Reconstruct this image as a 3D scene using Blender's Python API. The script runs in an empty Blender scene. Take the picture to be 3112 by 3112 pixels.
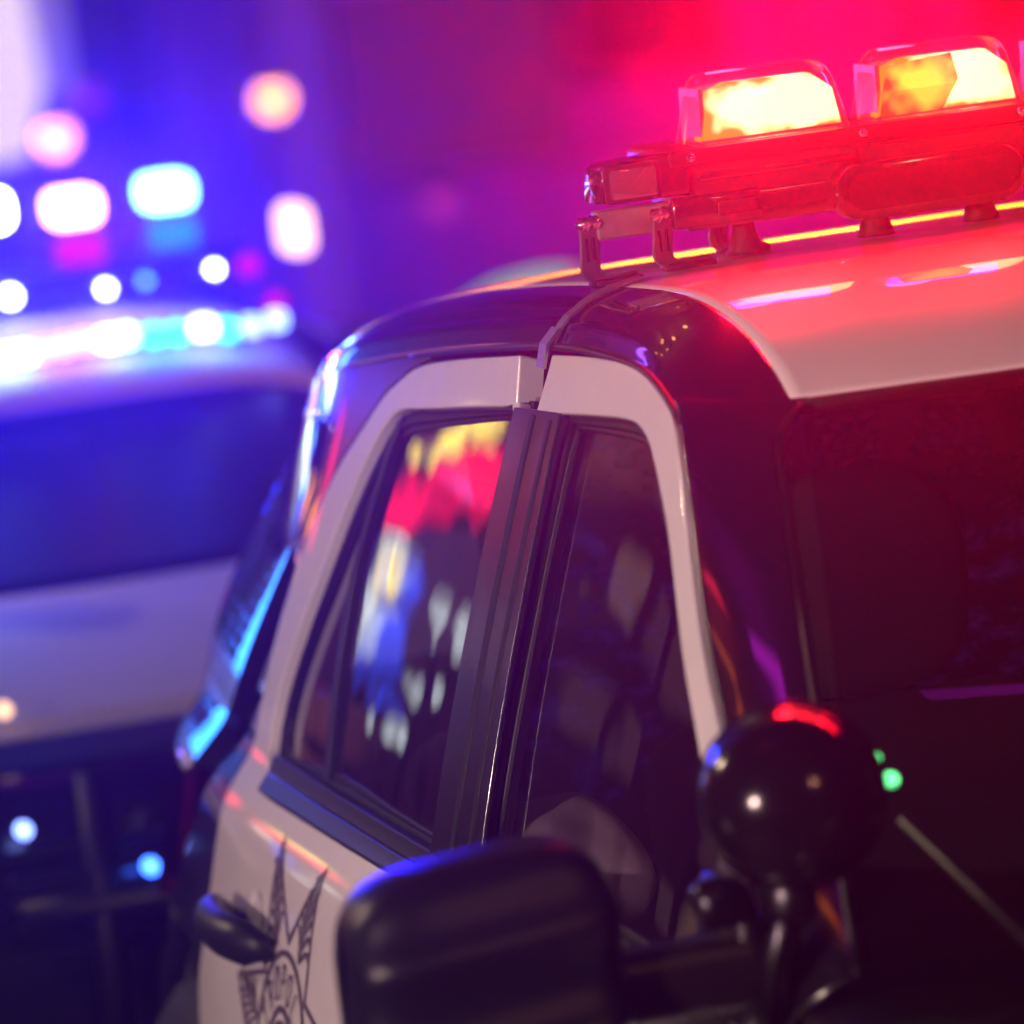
import bpy, bmesh, math, random
from mathutils import Vector, Matrix
R=math.radians; rnd=random.Random(7)
sc=bpy.context.scene
col=sc.collection
# ------------------------------------------------------------------ camera
CAM=Vector((-2.26755514,-6.25673605,2.37906283))
cr=Vector((0.95937407,-0.25578827,-0.11905359)); cu=Vector((0.14874769,0.1000009,0.98380585)); cf=Vector((0.23974053,0.96154676,-0.13398619))
cd=bpy.data.cameras.new('camera'); cam=bpy.data.objects.new('camera',cd); col.objects.link(cam)
cam.matrix_world=Matrix(((cr.x,cu.x,-cf.x,CAM.x),(cr.y,cu.y,-cf.y,CAM.y),(cr.z,cu.z,-cf.z,CAM.z),(0,0,0,1)))
cd.lens=135; cd.sensor_fit='HORIZONTAL'; cd.sensor_width=24; cd.clip_start=.1; cd.clip_end=400
cd.dof.use_dof=True; cd.dof.focus_distance=6.5; cd.dof.aperture_fstop=2.05; cd.dof.aperture_blades=0
sc.camera=cam
# ------------------------------------------------------------------ world, night sky over a lit street
w=bpy.data.worlds.new('World'); sc.world=w; w.use_nodes=True
bg=w.node_tree.nodes['Background']; bg.inputs[0].default_value=(.26,.03,.62,1); bg.inputs[1].default_value=.045
sc.view_settings.view_transform='Standard'; sc.view_settings.look='None'; sc.view_settings.exposure=0; sc.view_settings.gamma=1
sc.view_settings.use_curve_mapping=False
cy=sc.cycles; cy.use_denoising=True
try: cy.denoiser='OPENIMAGEDENOISE'
except Exception: pass
cy.max_bounces=8; cy.transparent_max_bounces=24; cy.sample_clamp_indirect=6; cy.caustics_reflective=False; cy.caustics_refractive=False
cy.volume_bounces=0
def link_light(name,typ,loc,color,energy,**k):
    l=bpy.data.lights.new(name,typ); l.color=color; l.energy=energy
    for a,b in k.items():
        if a!='aim': setattr(l,a,b)
    o=bpy.data.objects.new(name,l); col.objects.link(o); o.location=loc
    if 'aim' in k: o.rotation_euler=(Vector(k['aim'])-Vector(loc)).to_track_quat('-Z','Y').to_euler()
    return o
# ------------------------------------------------------------------ materials
def mat(name,color=(.5,.5,.5),rough=.5,metal=0,coat=0,coat_rough=.03,emit=None,estr=0,noise=0,nscale=8,bump=0,bscale=60,alpha=1,spec=.5):
    m=bpy.data.materials.new(name); m.use_nodes=True; nt=m.node_tree; b=nt.nodes['Principled BSDF']
    b.inputs['Base Color'].default_value=(*color,1); b.inputs['Roughness'].default_value=rough; b.inputs['Metallic'].default_value=metal
    b.inputs['Coat Weight'].default_value=coat; b.inputs['Coat Roughness'].default_value=coat_rough
    b.inputs['Specular IOR Level'].default_value=spec
    if emit: b.inputs['Emission Color'].default_value=(*emit,1); b.inputs['Emission Strength'].default_value=estr
    tc=nt.nodes.new('ShaderNodeTexCoord')
    if noise:
        n=nt.nodes.new('ShaderNodeTexNoise'); n.inputs['Scale'].default_value=nscale; n.inputs['Detail'].default_value=5
        nt.links.new(tc.outputs['Object'],n.inputs['Vector'])
        mx=nt.nodes.new('ShaderNodeMix'); mx.data_type='RGBA'
        mx.inputs[6].default_value=(*[c*(1-noise) for c in color],1); mx.inputs[7].default_value=(*[min(1,c*(1+noise)) for c in color],1)
        nt.links.new(n.outputs['Fac'],mx.inputs[0]); nt.links.new(mx.outputs[2],b.inputs['Base Color'])
    if bump:
        n2=nt.nodes.new('ShaderNodeTexNoise'); n2.inputs['Scale'].default_value=bscale; n2.inputs['Detail'].default_value=4
        nt.links.new(tc.outputs['Object'],n2.inputs['Vector'])
        bu=nt.nodes.new('ShaderNodeBump'); bu.inputs['Strength'].default_value=bump; bu.inputs['Distance'].default_value=.01
        nt.links.new(n2.outputs['Fac'],bu.inputs['Height']); nt.links.new(bu.outputs['Normal'],b.inputs['Normal'])
    return m
def emat(name,color,strength): 
    m=bpy.data.materials.new(name); m.use_nodes=True; nt=m.node_tree; nt.nodes.clear()
    o=nt.nodes.new('ShaderNodeOutputMaterial'); e=nt.nodes.new('ShaderNodeEmission')
    e.inputs[0].default_value=(*color,1); e.inputs[1].default_value=strength; nt.links.new(e.outputs[0],o.inputs[0]); return m
def signmat(name,color,strength,scale=3.5,dark=.12):
    """backlit printed face: uneven bright and dark patches"""
    m=emat(name,color,strength); nt=m.node_tree; e=[n for n in nt.nodes if n.type=='EMISSION'][0]
    tc=nt.nodes.new('ShaderNodeTexCoord'); n=nt.nodes.new('ShaderNodeTexNoise'); n.inputs['Scale'].default_value=scale; n.inputs['Detail'].default_value=3
    r=nt.nodes.new('ShaderNodeValToRGB'); r.color_ramp.elements[0].position=.40; r.color_ramp.elements[1].position=.58
    r.color_ramp.elements[0].color=(*[c*dark for c in color],1); r.color_ramp.elements[1].color=(*color,1)
    nt.links.new(tc.outputs['Object'],n.inputs['Vector']); nt.links.new(n.outputs['Fac'],r.inputs[0]); nt.links.new(r.outputs[0],e.inputs[0]); return m
def glassmat(name,tint=(.2,.2,.25),gloss=(1,1,1),rough=.0,ior=1.5,extra=0.0,diff=None,dfac=.04,wave=0):
    m=bpy.data.materials.new(name); m.use_nodes=True; nt=m.node_tree; nt.nodes.clear()
    o=nt.nodes.new('ShaderNodeOutputMaterial'); t=nt.nodes.new('ShaderNodeBsdfTransparent'); t.inputs[0].default_value=(*tint,1)
    g=nt.nodes.new('ShaderNodeBsdfGlossy'); g.inputs[0].default_value=(*gloss,1); g.inputs['Roughness'].default_value=rough
    f=nt.nodes.new('ShaderNodeFresnel'); f.inputs[0].default_value=ior
    geo=nt.nodes.new('ShaderNodeNewGeometry')
    # keep the outside index on back faces too (thin pane)
    mi=nt.nodes.new('ShaderNodeMix'); mi.data_type='FLOAT'; mi.inputs[2].default_value=ior; mi.inputs[3].default_value=1/ior
    nt.links.new(geo.outputs['Backfacing'],mi.inputs[0]); nt.links.new(mi.outputs[0],f.inputs[0])
    a=nt.nodes.new('ShaderNodeMath'); a.operation='ADD'; a.use_clamp=True; a.inputs[1].default_value=extra
    nt.links.new(f.outputs[0],a.inputs[0])
    base=t
    if diff:
        d=nt.nodes.new('ShaderNodeBsdfDiffuse'); d.inputs[0].default_value=(*diff,1)
        ms=nt.nodes.new('ShaderNodeMixShader'); ms.inputs[0].default_value=dfac
        nt.links.new(t.outputs[0],ms.inputs[1]); nt.links.new(d.outputs[0],ms.inputs[2]); base=ms
    if wave:
        tcw=nt.nodes.new('ShaderNodeTexCoord'); nw=nt.nodes.new('ShaderNodeTexNoise'); nw.inputs['Scale'].default_value=5; nw.inputs['Detail'].default_value=1
        bw=nt.nodes.new('ShaderNodeBump'); bw.inputs['Strength'].default_value=wave; bw.inputs['Distance'].default_value=.01
        nt.links.new(tcw.outputs['Object'],nw.inputs['Vector']); nt.links.new(nw.outputs['Fac'],bw.inputs['Height']); nt.links.new(bw.outputs['Normal'],g.inputs['Normal'])
    mx=nt.nodes.new('ShaderNodeMixShader'); nt.links.new(a.outputs[0],mx.inputs[0]); nt.links.new(base.outputs[0],mx.inputs[1]); nt.links.new(g.outputs[0],mx.inputs[2])
    nt.links.new(mx.outputs[0],o.inputs[0]); return m
def lampmat(name,c_hot,s_hot,c_cool,s_cool,scale=14,lo=.42,hi=.58,amp=.5):
    """lamp reflector seen through its cover: hottest in the middle, cooler towards the edges, with ribs"""
    m=bpy.data.materials.new(name); m.use_nodes=True; nt=m.node_tree; nt.nodes.clear()
    N=nt.nodes.new; Lk=nt.links.new
    o=N('ShaderNodeOutputMaterial'); e=N('ShaderNodeEmission'); tc=N('ShaderNodeTexCoord')
    n=N('ShaderNodeTexNoise'); n.inputs['Scale'].default_value=scale; n.inputs['Detail'].default_value=1.5
    Lk(tc.outputs['Object'],n.inputs['Vector'])
    v=N('ShaderNodeVectorMath'); v.operation='SUBTRACT'; v.inputs[1].default_value=(.60,.5,.52); Lk(tc.outputs['Generated'],v.inputs[0])
    v2=N('ShaderNodeVectorMath'); v2.operation='MULTIPLY'; v2.inputs[1].default_value=(1,0,.9); Lk(v.outputs[0],v2.inputs[0])
    ln=N('ShaderNodeVectorMath'); ln.operation='LENGTH'; Lk(v2.outputs[0],ln.inputs[0])
    inv=N('ShaderNodeMath'); inv.operation='SUBTRACT'; inv.inputs[0].default_value=.95; Lk(ln.outputs['Value'],inv.inputs[1])
    nm=N('ShaderNodeMath'); nm.operation='MULTIPLY_ADD'; nm.inputs[1].default_value=amp; Lk(n.outputs['Fac'],nm.inputs[0]); Lk(inv.outputs[0],nm.inputs[2])
    cr_=N('ShaderNodeValToRGB'); cr_.color_ramp.elements[0].position=lo; cr_.color_ramp.elements[1].position=hi
    cr_.color_ramp.elements[0].color=(*[c*s_cool/s_hot for c in c_cool],1); cr_.color_ramp.elements[1].color=(*c_hot,1)
    sub=N('ShaderNodeMath'); sub.operation='SUBTRACT'; sub.inputs[1].default_value=amp*.5; Lk(nm.outputs[0],sub.inputs[0])
    Lk(sub.outputs[0],cr_.inputs[0]); Lk(cr_.outputs[0],e.inputs[0]); e.inputs[1].default_value=s_hot
    Lk(e.outputs[0],o.inputs[0]); return m
M=dict(
 black=mat('black_paint',(.006,.006,.010),.20,0,1,.02,spec=.8,bump=.05,bscale=12),
 white=mat('white_paint',(.72,.70,.70),.4,0,1,.03,noise=.05,nscale=30,bump=.10,bscale=13),
 trim=mat('black_trim',(.009,.008,.011),.45,0,0,bump=.05,bscale=300,spec=.3),
 rubber=mat('rubber_seal',(.006,.006,.007),.6,spec=.25),
 plastic=mat('textured_plastic',(.007,.006,.008),.33,bump=.12,bscale=900,noise=.2,spec=.32),
 chrome=mat('chrome',(.7,.7,.72),.08,1),
 steel=mat('galvanised_steel',(.45,.44,.46),.32,1,noise=.2,nscale=60),
 alu=mat('painted_bracket',(.22,.20,.22),.4,.6,noise=.25,nscale=80),
 spotshell=mat('spotlight_shell',(.004,.004,.005),.16,0,0,.06,spec=.35),
 smoked=mat('smoked_metal',(.05,.05,.055),.35,1,noise=.2),
 darkchrome=mat('black_gloss_housing',(.01,.01,.012),.12,0,.6,.02),
 cloth=mat('seat_cloth',(.02,.018,.022),.9,bump=.4,bscale=500),
 pale=mat('pale_lump',(.80,.72,.66),.9,noise=.15,nscale=20,bump=.5,bscale=14),
 tyre=mat('tyre',(.015,.015,.016),.8),
 asphalt=mat('asphalt',(.05,.05,.052),.55,noise=.35,nscale=6,bump=.4,bscale=120),
 concrete=mat('concrete',(.3,.29,.28),.8,noise=.2,nscale=4,bump=.3,bscale=40),
 stucco=mat('painted_stucco',(.24,.21,.25),.85,noise=.25,nscale=2.5,bump=.3,bscale=60),
 decal=mat('decal_ink',(.10,.075,.10),.4,0,.6,.05,noise=.3,nscale=40),
 carpet=mat('carpet',(.012,.011,.013),.95),
 sideglass=glassmat('side_glass',(.42,.40,.46),(1,1,1),.0,1.6,.05,diff=(.3,.10,.5),dfac=.02,wave=.10),
 quarterglass=glassmat('quarter_glass',(.02,.02,.03),(1,1,1),.0,1.7,.10,wave=.08),
 windshield=glassmat('windshield_glass',(.45,.42,.48),(.55,.55,.55),.0,1.3,.0,diff=(.4,.15,.5),dfac=.006),
 clearlens=glassmat('clear_lens',(.98,.86,.84),(1,1,1),.03,1.45,.0,diff=(1,.10,.10),dfac=.05),
 redlens=glassmat('red_lens',(.9,.05,.06),(1,1,1),.05,1.45),
 moduleglass=glassmat('module_glass',(.5,.4,.45),(1,1,1),.05,1.5,.05,diff=(.8,.5,.6),dfac=.13),
 floodglass=glassmat('flood_glass',(.35,.3,.3),(1,1,1),.03,1.5,.0,diff=(.3,.1,.1),dfac=.10),
 lampA=lampmat('red_strobe_core',(1,.52,.20),5.0,(1,.22,.0),1.7,30,.40,.56,.6),
 lampB=lampmat('red_strobe_core_dim',(1,.30,.02),3.2,(.9,.06,.01),1.2,34,.40,.75,.7),
)
# ------------------------------------------------------------------ helpers
def link(name,me,m,parent=None,smooth=False):
    o=bpy.data.objects.new(name,me); col.objects.link(o)
    if m is not None:
        if not me.materials: me.materials.append(m)
    if parent is not None: o.parent=parent
    if smooth:
        for p in me.polygons: p.use_smooth=True
    return o
def bmobj(name,bm,m,parent=None,smooth=False):
    me=bpy.data.meshes.new(name); bmesh.ops.recalc_face_normals(bm,faces=bm.faces) if len(bm.faces) else None
    bm.to_mesh(me); bm.free(); return link(name,me,m,parent,smooth)
def thing(name,label,cat,loc=(0,0,0),group=None,rz=0):
    o=bpy.data.objects.new(name,None); col.objects.link(o); o.location=loc; o.rotation_euler=(0,0,rz); o.empty_display_size=.1
    tag(o,label,cat,group); return o
def tag(o,label,cat,group=None):
    o['label']=label; o['category']=cat
    if group: o['group']=group
    return o
def box(name,c,s,m,parent=None,bev=0,rot=None,seg=2,taper=None):
    bm=bmesh.new(); bmesh.ops.create_cube(bm,size=1)
    bmesh.ops.scale(bm,vec=s,verts=bm.verts)
    if taper:
        for v in bm.verts:
            if v.co.z>0: v.co.x*=taper[0]; v.co.y*=taper[1]
    if bev: bmesh.ops.bevel(bm,geom=bm.edges[:],offset=bev,segments=seg,profile=.5,affect='EDGES')
    if rot is not None: bmesh.ops.rotate(bm,cent=(0,0,0),matrix=rot,verts=bm.verts)
    bmesh.ops.translate(bm,vec=c,verts=bm.verts)
    o=bmobj(name,bm,m,parent,bool(bev))
    return o
def lathe(name,prof,m,parent=None,mtx=None,n=32,smooth=True):
    """prof: list of (r,h) revolved about Z"""
    bm=bmesh.new(); rings=[]
    for r,h in prof:
        rings.append([bm.verts.new((r*math.cos(2*math.pi*i/n),r*math.sin(2*math.pi*i/n),h)) for i in range(n)] if r>1e-5 else [bm.verts.new((0,0,h))])
    for a,b in zip(rings,rings[1:]):
        for i in range(n):
            j=(i+1)%n
            if len(a)==1 and len(b)==1: continue
            if len(a)==1: bm.faces.new((a[0],b[i],b[j]))
            elif len(b)==1: bm.faces.new((a[i],a[j],b[0]))
            else: bm.faces.new((a[i],a[j],b[j],b[i]))
    if mtx is not None: bm.transform(mtx)
    return bmobj(name,bm,m,parent,smooth)
def axis_mtx(loc,d):
    return Matrix.Translation(loc)@Vector(d).to_track_quat('Z','Y').to_matrix().to_4x4()
def tube(name,pts,r,m,parent=None,n=10,flat=None,closed=False):
    pts=[Vector(p) for p in pts]; bm=bmesh.new(); rings=[]
    for i,p in enumerate(pts):
        a=pts[max(0,i-1)]; b=pts[min(len(pts)-1,i+1)]
        if closed: a=pts[i-1]; b=pts[(i+1)%len(pts)]
        t=(b-a).normalized(); up=Vector((0,0,1)) if abs(t.z)<.95 else Vector((0,1,0))
        s=t.cross(up).normalized(); u=s.cross(t).normalized()
        rr=r if not isinstance(r,(list,tuple)) else r[i]
        ring=[]
        for k in range(n):
            an=2*math.pi*k/n; fx=flat or 1
            ring.append(bm.verts.new(p+s*math.cos(an)*rr+u*math.sin(an)*rr*fx))
        rings.append(ring)
    pairs=list(zip(rings,rings[1:]))+([(rings[-1],rings[0])] if closed else [])
    for a,b in pairs:
        for k in range(n): bm.faces.new((a[k],a[(k+1)%n],b[(k+1)%n],b[k]))
    if not closed: bm.faces.new(rings[0][::-1]); bm.faces.new(rings[-1])
    return bmobj(name,bm,m,parent,True)
def strip(name,pts,wdir,wid,th,m,parent=None):
    """flat strap along pts, width direction wdir"""
    pts=[Vector(p) for p in pts]; wv=Vector(wdir).normalized(); bm=bmesh.new(); rs=[]
    for i,p in enumerate(pts):
        t=(pts[min(len(pts)-1,i+1)]-pts[max(0,i-1)]).normalized(); nn=t.cross(wv).normalized()
        rs.append([bm.verts.new(p+wv*(a*wid/2)+nn*(b*th/2)) for a,b in ((-1,-1),(1,-1),(1,1),(-1,1))])
    for a,b in zip(rs,rs[1:]):
        for k in range(4): bm.faces.new((a[k],a[(k+1)%4],b[(k+1)%4],b[k]))
    bm.faces.new(rs[0][::-1]); bm.faces.new(rs[-1])
    return bmobj(name,bm,m,parent)
def prism(name,poly,y0,y1,m,parent=None,bev=0,axis='y'):
    bm=bmesh.new(); 
    f=(lambda a,b,t:(a,t,b)) if axis=='y' else ((lambda a,b,t:(t,a,b)) if axis=='x' else (lambda a,b,t:(a,b,t)))
    A=[bm.verts.new(f(a,b,y0)) for a,b in poly]; B=[bm.verts.new(f(a,b,y1)) for a,b in poly]
    fa=bm.faces.new(A); fb=bm.faces.new(B[::-1]); n=len(A)
    for i in range(n): bm.faces.new((A[i],B[i],B[(i+1)%n],A[(i+1)%n]))
    if bev: bmesh.ops.bevel(bm,geom=list(fa.edges)+list(fb.edges),offset=bev,segments=3,profile=.5,affect='EDGES')
    return bmobj(name,bm,m,parent,bool(bev))
def blob(name,c,sz,m,parent,pw=3.0,nu=40,nv=26,rot=None,fn=None):
    """superellipsoid"""
    def f(a,b):
        th=-math.pi+2*math.pi*a; ph=-math.pi/2+math.pi*b
        sg=lambda v,e: math.copysign(abs(v)**e,v)
        e=2/pw
        p=Vector((sz[0]*sg(math.cos(ph),e)*sg(math.cos(th),e),sz[1]*sg(math.cos(ph),e)*sg(math.sin(th),e),sz[2]*sg(math.sin(ph),e)))
        if fn: p=fn(p)
        if rot is not None: p=rot@p
        return p+Vector(c)
    o=gridsurf(name,f,nu,nv,m,parent)
    bm=bmesh.new(); bm.from_mesh(o.data); bmesh.ops.remove_doubles(bm,verts=bm.verts,dist=1e-5); bmesh.ops.recalc_face_normals(bm,faces=bm.faces); bm.to_mesh(o.data); bm.free()
    return o
def rrect(w,h,r,n=6,cx=0,cz=0):
    p=[]
    for sx,sz,a0 in ((1,1,0),(-1,1,90),(-1,-1,180),(1,-1,270)):
        for k in range(n+1):
            a=R(a0+90*k/n); p.append((cx+sx*(w/2-r)+r*math.cos(a),cz+sz*(h/2-r)+r*math.sin(a)))
    return p
def chaikin(p,it=2,closed=True):
    for _ in range(it):
        q=[]; n=len(p)
        rng=range(n) if closed else range(n-1)
        if not closed: q.append(p[0])
        for i in rng:
            a=p[i]; b=p[(i+1)%n]
            if a==b: q.append(a); continue
            q.append(tuple(a[k]*.75+b[k]*.25 for k in range(len(a)))); q.append(tuple(a[k]*.25+b[k]*.75 for k in range(len(a))))
        if not closed: q.append(p[-1])
        p=q
    return p
def interp(x,xs,ys):
    if x<=xs[0]: return ys[0]
    for i in range(len(xs)-1):
        if x<=xs[i+1]: 
            t=(x-xs[i])/(xs[i+1]-xs[i]); return ys[i]+t*(ys[i+1]-ys[i])
    return ys[-1]
# ------------------------------------------------------------------ patrol SUV body surface (front faces -Y, passenger side is -X)
PZ=[(.3,.88),(.45,.94),(.6,.960),(.7,.956),(.8,.940),(.9,.918),(.97,.902),(1.02,.888),(1.05,.872),(1.075,.850),(1.095,.834),(1.12,.824),(1.20,.798),(1.30,.765),(1.40,.732),(1.50,.700),(1.62,.662),(1.686,.640),(1.700,.630)]
zs=[a for a,b in PZ]; xs_=[b for a,b in PZ]
def sstep(a,b,x):
    t=min(1,max(0,(x-a)/(b-a))); return t*t*(3-2*t)
_x0c={}
def X0(z):
    k=round(z,4)
    if k not in _x0c:
        h=.012; b=max(0.,1-((z-1.37)/.29)**2)*.011
        _x0c[k]=sum(interp(z+h*q,zs,xs_) for q in (-1,-.5,0,.5,1))/5+b-.003
    return _x0c[k]
def taper(y,z):
    r=.011*(y-.1)**2
    if y>.9: r+=(.07+.19*sstep(1.15,1.55,z))*(y-.9)**2
    if y>1.65: r+=1.2*(y-1.65)**2
    if y<-.4: r+=.05*(y+.4)**2
    return r
def X(y,z): return X0(z)-taper(y,z)
def snorm(s,y,z):
    e=.012; xy=(X(y+e,z)-X(y-e,z))/2/e; xz=(X(y,z+e)-X(y,z-e))/2/e
    return Vector((s,-xy,-xz)).normalized()
def spt(s,y,z,off=0):
    p=Vector((s*X(y,z),y,z))
    return p+snorm(s,y,z)*off if off else p
def sidepanel(name,outer,holes,m,parent,s,off=0,th=.018,step=.045,edge=.003):
    """panel cut from the body side surface; outer/holes in (y,z); rolled edges"""
    bm=bmesh.new(); loops=[outer]+list(holes); es=[]
    for lp in loops:
        q=[]
        for p in lp:
            if not q or (abs(p[0]-q[-1][0])+abs(p[1]-q[-1][1]))>1e-4: q.append(p)
        if (abs(q[0][0]-q[-1][0])+abs(q[0][1]-q[-1][1]))<1e-4: q.pop()
        vs=[bm.verts.new((a,b,0)) for a,b in q]
        es+=[bm.edges.new((vs[i],vs[(i+1)%len(vs)])) for i in range(len(vs))]
    bmesh.ops.triangle_fill(bm,use_beauty=True,use_dissolve=False,edges=es)
    ys=[p[0] for p in outer]; zz=[p[1] for p in outer]
    for k,(lo,hi) in enumerate(((min(ys),max(ys)),(min(zz),max(zz)))):
        st=step if k==0 else step*.5
        t=lo+st
        while t<hi:
            co=(t,0,0) if k==0 else (0,t,0); no=(1,0,0) if k==0 else (0,1,0)
            bmesh.ops.bisect_plane(bm,geom=bm.verts[:]+bm.edges[:]+bm.faces[:],plane_co=co,plane_no=no,dist=1e-6); t+=st
    top=list(bm.verts); fs=list(bm.faces); flat={v:(v.co.x,v.co.y) for v in top}
    for f in fs:
        f.normal_update()
        if f.normal.z<0: f.normal_flip()
    # boundary outward direction
    out={}
    bed=[e for e in bm.edges if len(e.link_faces)==1]
    for e in bed:
        f=e.link_faces[0]; c=f.calc_center_median(); a,b=e.verts
        d=Vector((b.co.y-a.co.y,-(b.co.x-a.co.x),0))
        if d.length<1e-9: continue
        d.normalize(); mid=(a.co+b.co)/2
        if d.dot(mid-c)<0: d=-d
        for v in (a,b): out[v]=out.get(v,Vector((0,0,0)))+d
    norms={}
    rings={}
    for v,d in out.items():
        if d.length>1e-9: d.normalize()
        y,z=flat[v]; rings[v]=[]
        for (o_,dp) in ((edge*.7,-edge*.3),(edge,-edge),(edge,-th)):
            nv=bm.verts.new((0,0,0)); yy=y+d.x*o_; z2=z+d.y*o_
            nv.co=spt(s,yy,z2,off+dp); rings[v].append(nv)
            n=snorm(s,y,z); tan=(spt(s,y+d.x*.01,z+d.y*.01)-spt(s,y,z)).normalized() if d.length>0 else n
            norms[nv]=(n*(.6 if dp>-edge*.5 else .05)+tan).normalized()
    for e in bed:
        a,b=e.verts
        if a not in rings or b not in rings: continue
        A=[a]+rings[a]; B=[b]+rings[b]
        for i in range(3):
            try: bm.faces.new((A[i],B[i],B[i+1],A[i+1]))
            except ValueError: pass
    for v in top:
        y,z=flat[v]; v.co=spt(s,y,z,off); norms[v]=snorm(s,y,z)
    bm.verts.index_update()
    nl=[None]*len(bm.verts)
    for v in bm.verts: nl[v.index]=norms.get(v,Vector((s,0,0)))
    for f in bm.faces:
        f.normal_update(); av=sum((norms[v] for v in f.verts),Vector())
        if f.normal.dot(av)<0: f.normal_flip()
    me=bpy.data.meshes.new(name); bm.to_mesh(me); bm.free()
    for p in me.polygons: p.use_smooth=True
    me.normals_split_custom_set_from_vertices([tuple(n) for n in nl])
    return link(name,me,m,parent)
def gridsurf(name,fn,nu,nv,m,parent,th=0,flip=False,want=None):
    """smooth sheet from fn(u,v)"""
    me=bpy.data.meshes.new(name); V=[fn(i/nu,j/nv) for j in range(nv+1) for i in range(nu+1)]
    F=[(j*(nu+1)+i,j*(nu+1)+i+1,(j+1)*(nu+1)+i+1,(j+1)*(nu+1)+i) for j in range(nv) for i in range(nu)]
    me.from_pydata([tuple(v) for v in V],[],F); me.update()
    if want is not None:
        mid=me.polygons[len(me.polygons)//2]
        if mid.normal.dot(Vector(want))<0:
            me.flip_normals()
    for p in me.polygons: p.use_smooth=True
    o=link(name,me,m,parent)
    if th:
        md=o.modifiers.new('thickness','SOLIDIFY'); md.thickness=th; md.offset=-1
    return o
def gutter(y): return interp(y,[-.6,-.49,-.43,-.34,-.17,0,.3,.5,.8,1.2,1.6,1.9],[1.615,1.660,1.680,1.690,1.692,1.688,1.664,1.645,1.612,1.560,1.497,1.440])
def gut(y): return sum(gutter(y+.04*k) for k in (-2,-1,0,1,2))/5
def roofz(y):
    z=1.742
    if y>0: z+=-.02*y-.063*y*y
    if y<-.1: t=-.1-y; z+=.002-.25*t*t-.70*t**3
    elif y<0: z+=-.02*y
    return z
HP=[(0,0),(.70,0),(.78,.02),(.875,.13),(.935,.33),(.975,.64),(1,1)]
def hprof(u):
    f=lambda t: interp(t,[a for a,b in HP],[b for a,b in HP])
    return sum(f(min(1,max(0,abs(u)+.02*k))) for k in (-2,-1,0,1,2))/5 if abs(u)<.96 else f(abs(u))
def hdr(u): return -.585+.065*min(1,abs(u)/.8)**2
def roofpt(u,v):
    """u -1..1 across, v 0..1 front to back"""
    y=hdr(u)+(1.86-hdr(u))*(v**1.15)
    e=gut(y); wd=X(y,e); yy=y
    if y<-.1: yy=-.1-( (-.1-y)*(.42/(-.1-hdr(u))) )
    rz=roofz(yy)
    z=rz-(rz-e)*hprof(u)
    crown=.006*(1-u*u)
    return Vector((u*wd,y,z+crown))

suv=thing('patrol_suv','black and white patrol SUV with a lit red and amber roof light bar, nearest vehicle','police car')
# roof: white centre panel between black side rails
def nlin(u): return math.copysign(abs(u)**.8,u)
def UWf(b): return .81+.05*min(1,b*2.2)
gridsurf('roof_panel',lambda a,b: roofpt((a*2-1)*UWf(b),b),60,90,M['white'],suv,th=.004,want=(0,0,1))
for s in (-1,1):
    rr=gridsurf('roof_rail',lambda a,b: roofpt(s*(UWf(b)+(1-UWf(b))*a),b),24,90,M['black'],suv,th=.004,want=(0,0,1))
# gutter seam strips
for s in (-1,1):
    pts=[]
    for i in range(60):
        y=-.52+i*(1.14/59); pts.append(Vector((s*(X(y,gut(y))+.001),y,gut(y)-.001)))
    tube('drip_rail',pts,.0045,M['trim'],suv,n=8)
# doors
RO=[(-.007+.011,1.675),(.312,1.649),(.503,1.630),(.586,1.616),(.634,1.600),(.703,1.577),(.776,1.531),(.876,1.471),(.96,1.390),(1.017,1.312),(1.055,1.245),(1.082,1.178),(1.098,1.099),(1.10,1.02),(1.10,.95),(1.12,.86),(1.14,.80),(1.12,.74),(1.06,.68),(1.0,.60),(.96,.50),(.95,.38),(.95,.38),(.004,.38),(.004,.38)]
RW=[(.060,1.618),(.060,1.618),(.262,1.602),(.505,1.580),(.605,1.572),(.660,1.555),(.730,1.502),(.795,1.431),(.850,1.357),(.902,1.292),(.950,1.231),(.988,1.171),(1.002,1.130),(.988,1.098),(.945,1.090),(.457,1.108),(.060,1.119),(.060,1.119)]
FO=[(-.006,1.675),(-.006,1.675),(-.165,1.684),(-.324,1.687),(-.413,1.679),(-.468,1.661),(-.526,1.633),(-.600,1.572),(-.678,1.497),(-.752,1.431),(-.831,1.372),(-.93,1.29),(-1.03,1.19),(-1.09,1.10),(-1.10,.98),(-1.10,.9),(-1.10,.38),(-1.10,.38),(-.006,.38),(-.006,.38)]
FW=[(-.082,1.622),(-.082,1.622),(-.234,1.632),(-.370,1.639),(-.428,1.629),(-.474,1.608),(-.547,1.562),(-.601,1.521),(-.708,1.420),(-.775,1.367),(-.85,1.305),(-.93,1.22),(-.97,1.16),(-.965,1.13),(-.93,1.122),(-.082,1.122),(-.082,1.122)]
def dup2(p): return p
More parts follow.
